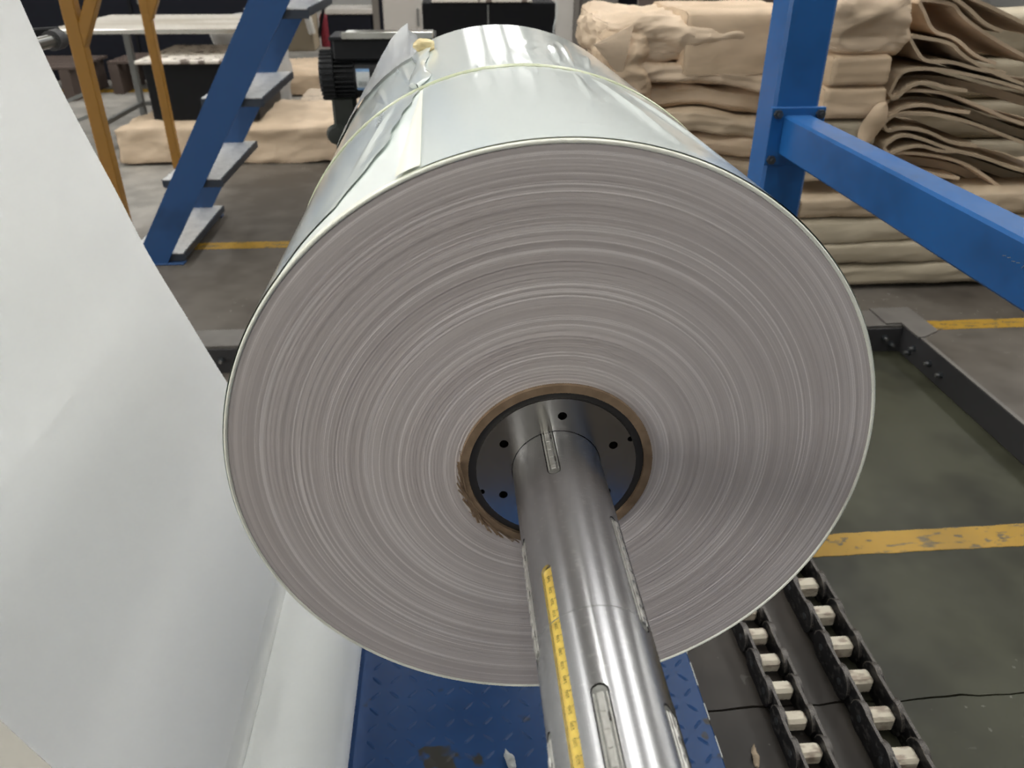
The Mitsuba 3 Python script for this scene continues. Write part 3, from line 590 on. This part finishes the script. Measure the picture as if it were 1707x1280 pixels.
# ------------------------------------------------------------------ kraft bundles
def softbox(x0, x1, y0, y1, z0, z1, seed, rough=.012, rnd=.8, sag=0., nx=56, ny=20, nz=14, ridge=.0, fine=.004, tilt=0.):
    """a soft stack of folded sheets: a box with rounded edges, sagging and creased"""
    h = np.array([x1 - x0, y1 - y0, z1 - z0]) / 2; c = np.array([x0 + x1, y0 + y1, z0 + z1]) / 2
    r = h[2] * rnd; fs = []
    dims = (nx, ny, nz)
    for ax in range(3):
        a, b = [k for k in range(3) if k != ax]
        ua, ub = np.linspace(-1, 1, dims[a]), np.linspace(-1, 1, dims[b]); A, B = np.meshgrid(ua, ub, indexing='ij')
        for s in (-1, 1):
            P = np.zeros(A.shape + (3,)); P[..., a], P[..., b], P[..., ax] = A, B, s
            g = grid(P)
            fs.append(g)
    g = cat_(fs); v = np.array(g.vertices) * h
    q = np.clip(v, -(h - r), h - r); d = v - q; L = np.linalg.norm(d, axis=1, keepdims=True); n = d / np.maximum(L, 1e-9)
    v = q + r * n
    w = v + c
    big = meshkit.fbm(w * np.array([3.2, 3.2, 7.]) + seed * 7.3, 3, seed) - .5
    sm_ = meshkit.fbm(w * np.array([11, 11, 26.]) + seed * 3.1, 3, seed + 3) - .5
    rid = np.abs(meshkit.fbm(w * np.array([6, 6, 9.]) + seed * 1.7, 2, seed + 8) - .5)
    v = v + n * (rough * 2.2 * big + fine * 2 * sm_ - rough * 1.2 * rid)[:, None]
    if ridge: v = v + n * (ridge * np.sin((v[:, 2] / h[2]) * 9 + 3 * big * 4))[:, None] * (np.abs(n[:, 1:2]) > .2)
    v[:, 2] += sag * (meshkit.noise(np.stack([w[:, 0] * 2.2 + seed, w[:, 1] * 1.5, w[:, 0] * 0], 1), seed) - .5)
    v[:, 2] -= tilt * np.maximum(0, w[:, 0] - c[0])
    g = trimesh.Trimesh(v + c, g.faces, process=False); g.merge_vertices(digits_vertex=5)
    g.fix_normals() if False else None
    return g
def bundle(lab, x0, x1, y0, y1, z0, z1, seed, m='kraft_a', group=None, **kw):
    return single('kraft_bundle', softbox(x0, x1, y0, y1, z0, z1, seed, **kw), m, lab, 'bundle', group, True)
ORD = ['lowest', 'second from the bottom', 'third from the bottom', 'fourth from the bottom', 'fifth from the bottom', 'sixth from the bottom', 'seventh from the bottom', 'eighth from the bottom']
GA, GB, GC, GD = 'kraft bundles piled behind the white roll', 'kraft bundles piled right of the blue post', 'open folded kraft sheets at the far right', 'grey-beige bundles under the blue beam'
za = [0, .13, .26, .39, .485, .58, .675, .775, .86]
for k in range(8):
    j = .02 * math.sin(k * 2.3)
    bundle('soft kraft bundle in the pile left of the blue post, ' + ORD[k], .56 + j, 1.235 + j * .5, 2.60 + j, 3.3, za[k] + .002, za[k + 1] + .006, 20 + k, ('kraft_c', 'kraft_c', 'kraft_b', 'kraft_b', 'kraft_a', 'kraft_b', 'kraft_a', 'kraft_d')[k], GA, rough=.014 + .003 * k, sag=.03, ridge=.002, fine=.006, tilt=.028 * k)
single('crumpled_kraft_wrap', softbox(.47, 1.10, 2.58, 3.25, .845, 1.035, 41, rough=.06, rnd=.9, fine=.016, nx=90, ny=50, nz=30), 'kraft_d', 'crumpled kraft wrapping heaped on top of the pile behind the white roll', 'wrapping', smooth=True)
single('crumpled_kraft_wrap', softbox(.455, .70, 2.56, 2.75, .62, .97, 47, rough=.05, rnd=.45, fine=.014, nx=50, ny=30, nz=50), 'kraft_a', 'crumpled kraft wrapping hanging down the left end of the pile behind the white roll', 'wrapping', smooth=True)
single('kraft_slab', softbox(.80, 1.30, 2.585, 3.2, .79, 1.035, 44, rough=.012, rnd=.25, fine=.004), 'kraft_a', 'flat-sided kraft bundle on top of the pile directly left of the blue post', 'bundle', smooth=True)
zb = [.43, .50, .565, .665, .79, .90]
for k in range(5):
    bundle('folded kraft bundle just right of the blue post, ' + ORD[k] + ' above the beam', 1.255 + .012 * k, 1.545 + .01 * math.sin(k * 3), 2.385, 2.98, zb[k] + .001, zb[k + 1] + .003, 60 + k, ('kraft_b', 'kraft_c', 'kraft_c', 'kraft_a', 'kraft_a')[k], GB, rough=.010, rnd=.5, sag=.01, ridge=.001)
single('crumpled_kraft_wrap', softbox(1.24, 1.60, 2.37, 2.95, .885, 1.13, 52, rough=.05, rnd=.7, fine=.010, nx=70, ny=44, nz=34), 'kraft_d', 'crumpled kraft wrapping on top of the pile just right of the blue post', 'wrapping', smooth=True)
single('kraft_flap', leaf((1.56, 2.372, .61), .075, .032, .02, 0, 3), 'kraft_a', 'twisted leaf-shaped kraft flap hanging at the corner of the right pile', 'flap', smooth=True)
f_ = scene['kraft_flap']; g = leaf((0, 0, 0), .085, .042, .012, 0, 3); g.apply_transform(trimesh.transformations.rotation_matrix(PI / 2, [1, 0, 0])); g.apply_transform(trimesh.transformations.rotation_matrix(1.95, [0, 1, 0])); g.apply_translation([1.50, 2.375, .66]); scene['kraft_flap'] = mikit.ply(g, 'mat_kraft_a', True)
def cornerflap(pts, th_):
    a, b, c = [np.array(p, float) for p in pts]; n_ = 14; rows = []
    for u in np.linspace(0, 1, n_):
        l, r = a + (b - a) * u, a + (c - a) * u
        rows.append([l + (r - l) * t + np.array([0, -.02, .012]) * math.sin(PI * t) * u for t in np.linspace(0, 1, n_)])
    P = np.array(rows); return closed_sheet(P, P + np.array([0, th_, 0]))
single('kraft_flap', cornerflap([(.452, 2.545, .925), (.60, 2.56, .99), (.57, 2.57, .80)], .004), 'kraft_d', 'pointed kraft corner sticking out at the left end of the pile behind the white roll', 'flap', smooth=25)
# far right: folded sheets seen end-on
CURV = [[(1.662, 1.124), (1.844, 1.069), (1.937, 1.035), (2.124, .964), (2.5, .90)], [(1.63, 1.076), (1.758, 1.064), (1.787, 1.026), (1.906, .961), (2.031, .905), (2.164, .849), (2.5, .80)],
        [(1.617, .956), (1.772, .935), (1.819, .894), (1.901, .855), (2.01, .812), (2.196, .758), (2.5, .72)], [(1.583, .769), (1.598, .824), (1.635, .843), (1.74, .844), (1.888, .819), (2.042, .786), (2.202, .740), (2.5, .69)],
        [(1.581, .712), (1.601, .747), (1.655, .766), (1.763, .760), (1.839, .744), (1.974, .699), (2.141, .636), (2.5, .56)], [(1.591, .652), (1.618, .678), (1.689, .682), (1.812, .674), (1.969, .636), (2.107, .588), (2.275, .534), (2.5, .49)],
        [(1.609, .567), (1.66, .608), (1.764, .584), (1.86, .548), (2.032, .510), (2.174, .460), (2.5, .39)], [(1.611, .528), (1.753, .530), (1.936, .497), (2.053, .442), (2.181, .362), (2.5, .27)],
        [(1.64, .42), (1.80, .425), (1.912, .408), (2.114, .33), (2.266, .264), (2.45, .20)]]
RANK = ['topmost', 'second from the top', 'third from the top', 'fourth from the top', 'fifth from the top', 'sixth from the top', 'seventh from the top', 'eighth from the top', 'lowest']
for k, c in enumerate(CURV):
    nxt = CURV[k + 1] if k < 8 else [(x, z - .09) for x, z in c]
    x0, z0 = c[0]
    bot = chaikin([(x0 - .005, z0 - .012), (x0 + .02, z0 - .04)] + [(x, np.interp(x, [p[0] for p in nxt], [p[1] for p in nxt]) + .022 + (.012 if i % 2 else 0)) for i, x in enumerate(np.linspace(x0 + .07, x0 + .30 + .05 * (k % 3), 4))], 2)
    path = np.vstack([bot[::-1], chaikin(c, 3)])
    poly = LineString(path).buffer(.0058, 4, cap_style='flat', join_style='round')
    g = extrude(poly, 2.45 + .012 * math.sin(k * 1.9), 2.98, 'y')
    t = thing('folded_kraft_sheet', 'curved folded kraft sheet in the open pile at far right, ' + RANK[k], 'sheet', GC)
    put('sheet', g, ('kraft_b', 'kraft_d', 'kraft_b')[k % 3], 25, parent=t)
    # inner leaf, standing a little further back
    inner = [(x + .06, z - .035 - .02 * (i > 1)) for i, (x, z) in enumerate(chaikin(c, 1))][1:-1]
    inner = [(x, max(z, np.interp(x, [p[0] for p in nxt], [p[1] for p in nxt]) + .02)) for x, z in inner]
    if k in (3, 4, 6, 7): put('inner_leaf', extrude(LineString(chaikin(inner, 2)).buffer(.016, 4, cap_style='flat'), 2.56, 2.97, 'y'), ('kraft_c', 'kraft_b')[k % 2], 25, parent=t)
for k in range(5):
    single('kraft_bundle', softbox(1.70, 3.0, 3.22 + .01 * k, 3.8, .02 + .19 * k, .205 + .19 * k, 80 + k, rough=.008, rnd=.5), 'kraft_c', 'kraft bundle behind the curved folded sheets, ' + ORD[k], 'bundle', 'kraft bundles behind the open folded sheets', True)
zd = [.0, .105, .195, .29, .385, .44]
for k in range(4):
    bundle('grey-beige soft bundle on the floor pile below the blue beam, ' + ORD[k], 1.23 + .03 * (k % 2), 2.72 - .06 * (3 - k) % .13, 2.33 + .012 * k, 3.0, zd[k] + .001, zd[k + 1] + .004, 110 + k, ('kraft_c', 'kraft_c', 'kraft_c', 'kraft_b')[k], GD, rough=.016, sag=.02, rnd=.75, ridge=.001)
# low bundles in the left background
single('kraft_pallet_bundle', softbox(-2.20, -.62, 4.62, 5.6, .0, .235, 130, rough=.03, rnd=.30, sag=.05, nx=90, fine=.006), 'kraft_d', 'low wide beige kraft stack with a wavy front, under the black box', 'bundle', smooth=True)
single('kraft_pallet_bundle', softbox(-2.0, -.5, 7.1, 8.4, .0, .19, 131, rough=.025, rnd=.35, sag=.04, nx=70), 'kraft_a', 'low beige kraft stack on the floor further behind the steps', 'bundle', smooth=True)
single('kraft_pallet_bundle', softbox(-1.30, -.40, 5.85, 6.7, .0, .15, 132, rough=.02, rnd=.35, sag=.03), 'kraft_top', 'flat speckled brown stack behind the low wide beige stack', 'bundle', smooth=True)
bb = thing('black_box', 'black box with a dirty white top standing on the low beige stack', 'box')
put('body', cbox(-1.985, -1.315, 4.80, 5.55, .243, .585, .006), 'black', parent=bb)
put('lid', cbox(-2.02, -1.28, 4.76, 5.62, .585, .605, .005), 'white_top', parent=bb, label='speckled dirty white top')
single('grey_wrapper', softbox(-1.95, -1.45, 6.2, 6.9, .0, .70, 140, rough=.05, rnd=.3, fine=.01), 'grey_wrap', 'crumpled grey wrapping behind the black box under the table', 'wrapping', smooth=True)

# ------------------------------------------------------------------ motor behind the roll
mo = thing('electric_motor', 'black finned electric motor with a terminal box and a small label, left of the roll', 'motor')
MY, MZ, MR = 2.70, .805, .088
put('fan_cowl', cat_([lathe([(0, 0), (.070, 0), (MR, .012), (MR, .055), (MR - .006, .058), (0, .058)], [-.578, MY, MZ], [1, MY, MZ], 40)] + [cbox(-.575, -.52, MY + MR * math.sin(a) - .003, MY + MR * math.sin(a) + .003, MZ + MR * math.cos(a) - .004, MZ + MR * math.cos(a) + .004, .001) for a in np.linspace(0, 2 * PI, 28)[:-1]]), 'motor', 30, parent=mo)
fins = [lathe([(0, 0), (.074, 0), (.074, .085), (0, .085)], [-.525, MY, MZ], [1, MY, MZ], 40)]
for a in np.linspace(0, 2 * PI, 30)[:-1]:
    f = cbox(-.520, -.445, -.0028, .0028, .07, MR, .001); f.apply_transform(trimesh.transformations.rotation_matrix(a, [1, 0, 0])); f.apply_translation([0, MY, MZ]); fins.append(f)
put('finned_section', cat_(fins), 'motor', 30, parent=mo)
put('housing', lathe([(0, 0), (.080, 0), (.084, .006), (.084, .30), (0, .30)], [-.447, MY, MZ], [1, MY, MZ], 40), 'motor', 30, parent=mo)
put('terminal_box', cat_([cbox(-.515, -.14, 2.615, 2.80, .865, .945, .008), cbox(-.525, -.13, 2.605, 2.81, .935, .950, .003)]), 'motor', parent=mo)
put('box_lid', cat_([cbox(-.475, -.14, 2.60, 2.79, .9505, .956, .002), cbox(-.475, -.14, 2.592, 2.601, .942, .966, .002)]), 'chrome', parent=mo, label='bright metal edge of the box lid')
def curved(x0, x1, a0, a1, r):
    a = np.radians(np.linspace(a0, a1, 10)); return grid(np.stack([np.stack([np.full(10, x), MY - r * np.cos(a), MZ + r * np.sin(a)], 1) for x in (x0, x1)]))
pl_ = put('label_plate', curved(-.437, -.386, -32, 22, .0848), 'label_white', True, parent=mo, label='white and blue rating label')
put('blue_band', curved(-.437, -.386, 15, 22, .0852), 'label_blue', True, parent=pl_); put('blue_band', curved(-.437, -.386, -32, -25, .0852), 'label_blue', True, parent=pl_)
for k in range(4): put('print_block', curved(-.429 + .008 * k, -.424 + .008 * k, -20, -8, .0853), 'ink', True, parent=pl_)
put('foot', cbox(-.545, -.455, 2.66, 2.74, .0, .73, .01), 'motor_green', parent=mo, label='dark green support leg')
put('foot', cbox(-.40, -.14, 2.64, 2.76, .0, .73, .01), 'motor_green', parent=mo)
put('knuckle', lathe([(0, 0), (.03, .004), (.04, .02), (.03, .05), (0, .055)], [-.53, 2.63, .60], [-.53, 2, .60], 20), 'motor_green', 30, parent=mo)

# ------------------------------------------------------------------ background machines and things
nv = thing('dark_cabinet', 'large very dark machine cabinet behind the table at the upper left', 'cabinet')
put('body', cbox(-5.6, -2.02, 8.2, 9.6, .0, 2.0, .02), 'navy', parent=nv)
for x in (-4.4, -3.2): put('panel_joint', cbox(x, x + .03, 8.185, 8.205, .05, 1.95, .004), 'black', parent=nv)
put('handle', cbox(-3.1, -3.06, 8.16, 8.19, .7, .95, .005), 'grey_metal', parent=nv)
for (x, y, n, lab) in ((-4.45, 7.0, 5, 'dark wooden pallet behind the yellow post, in front of the dark cabinet'), (-3.2, 7.35, 4, 'dark wooden pallet lying under the far end of the table')):
    p = thing('wooden_pallet', lab, 'pallet')
    for k in range(n): put('deck_board', cbox(x, x + 1.1, y + .17 * k, y + .17 * k + .11, .26, .285, .004), 'dark_wood', parent=p)
    for k in range(3): put('bearer', cbox(x + .48 * k, x + .48 * k + .09, y, y + .17 * n - .06, .0, .26, .004), 'dark_wood', parent=p)
single('cardboard_box', cat_([cbox(-2.35, -1.80, 10.5, 11.0, .0, .44, .01), cbox(-2.36, -1.79, 10.49, 10.60, .40, .45, .004)]), 'tan_card', 'tan cardboard box on the floor behind the top of the steps', 'box')
ex = thing('fire_extinguisher', 'small dark red fire extinguisher on the floor behind the motor', 'fire extinguisher')
put('cylinder', lathe([(0, 0), (.08, 0), (.085, .02), (.085, .34), (.06, .40), (.025, .42), (.025, .45), (0, .45)], [-1.70, 11.0, .0], [-1.70, 11.0, 1], 28), 'red', 30, parent=ex)
put('valve', cbox(-1.72, -1.66, 10.97, 11.03, .45, .50, .004), 'black', parent=ex)
put('hose', rod([-1.70, 10.92, .46], [-1.80, 10.92, .12], .02, 10), 'black', 30, parent=ex)
single('white_hanging_roll', rod([-1.86, 10.35, .62], [-1.79, 10.35, .22], .045, 16), 'white_plain', 'short white tube leaning on the tan cardboard box', 'tube', smooth=30)
db = thing('dark_bin', 'dark box with a pale lid behind the motor', 'box')
put('body', cbox(-1.40, -.92, 9.0, 9.5, .0, .54, .01), 'navy', parent=db); put('lid', cbox(-1.42, -.90, 8.98, 9.52, .54, .60, .01), 'pale_panel', parent=db)
pp = thing('pale_locker', 'pale grey locker with a dark vertical gap, beyond the motor', 'locker')
put('door', cbox(-.79, -.33, 9.0, 9.4, .0, 2.0, .01), 'pale_panel', parent=pp); put('side_panel', cbox(-.905, -.83, 9.0, 9.4, 0, 2.0, .01), 'panel_taupe', parent=pp); put('gap', cbox(-.832, -.788, 9.02, 9.4, 0, 1.98, .005), 'navy', parent=pp)
put('handle', cbox(-.42, -.40, 8.97, 9.0, .42, .60, .004), 'grey_metal', parent=pp)
bc = thing('black_cabinet', 'wide black cabinet with a pale top edge straight behind the roll', 'cabinet')
put('body', cbox(-.275, .74, 6.0, 6.6, .0, .845, .008), 'black', parent=bc); put('top', cbox(-.20, .56, 5.99, 6.4, .845, .868, .004), 'white_top', parent=bc)
put('door_gap', cbox(.218, .230, 5.994, 6.002, .03, .83, .001), 'grey_metal', parent=bc)
for k in range(5):
    pass
cb = [rod([.735 + .012 * math.sin(k), 5.975, .86 - .045 * k], [.735 + .012 * math.sin(k + 1), 5.975, .86 - .045 * (k + 1)], .004, 8) for k in range(18)]
single('power_cable', cat_(cb), 'label_white', 'thin pale cable hanging down the right corner of the black cabinet', 'cable', smooth=30)
wp = thing('pale_partition', 'pale partition panel right of the black cabinet', 'panel')
put('panel', cbox(.95, 1.16, 7.9, 8.0, .0, 2.0, .008), 'pale_panel', parent=wp); put('post', cbox(1.16, 1.21, 7.88, 8.0, 0, 2.0, .006), 'panel_taupe', parent=wp)
gc = thing('grey_machine', 'dark grey machine column beyond the pile of kraft bundles', 'machine')
put('column', cbox(1.23, 1.62, 8.0, 8.6, .0, 2.2, .02), 'panel_taupe', parent=gc); put('guard', cbox(1.62, 2.6, 8.1, 8.7, .0, 2.2, .02), 'navy', parent=gc); put('ledge', cbox(1.22, 2.6, 7.96, 8.1, .82, .90, .01), 'panel_taupe', parent=gc)
sh_ = thing('dark_shelf', 'dark brown shelf unit beyond the blue post', 'shelf')
put('back_panel', cbox(1.2, 3.2, 5.2, 5.25, .0, 2.0, .01), 'panel_taupe', parent=sh_)
for z in (.45, .92, 1.4): put('shelf_board', cbox(1.2, 3.2, 4.75, 5.2, z, z + .03, .004), 'dark_wood', parent=sh_)
for x in (1.2, 3.16): put('upright', cbox(x, x + .04, 4.75, 5.2, 0, 2.0, .004), 'dark_wood', parent=sh_)
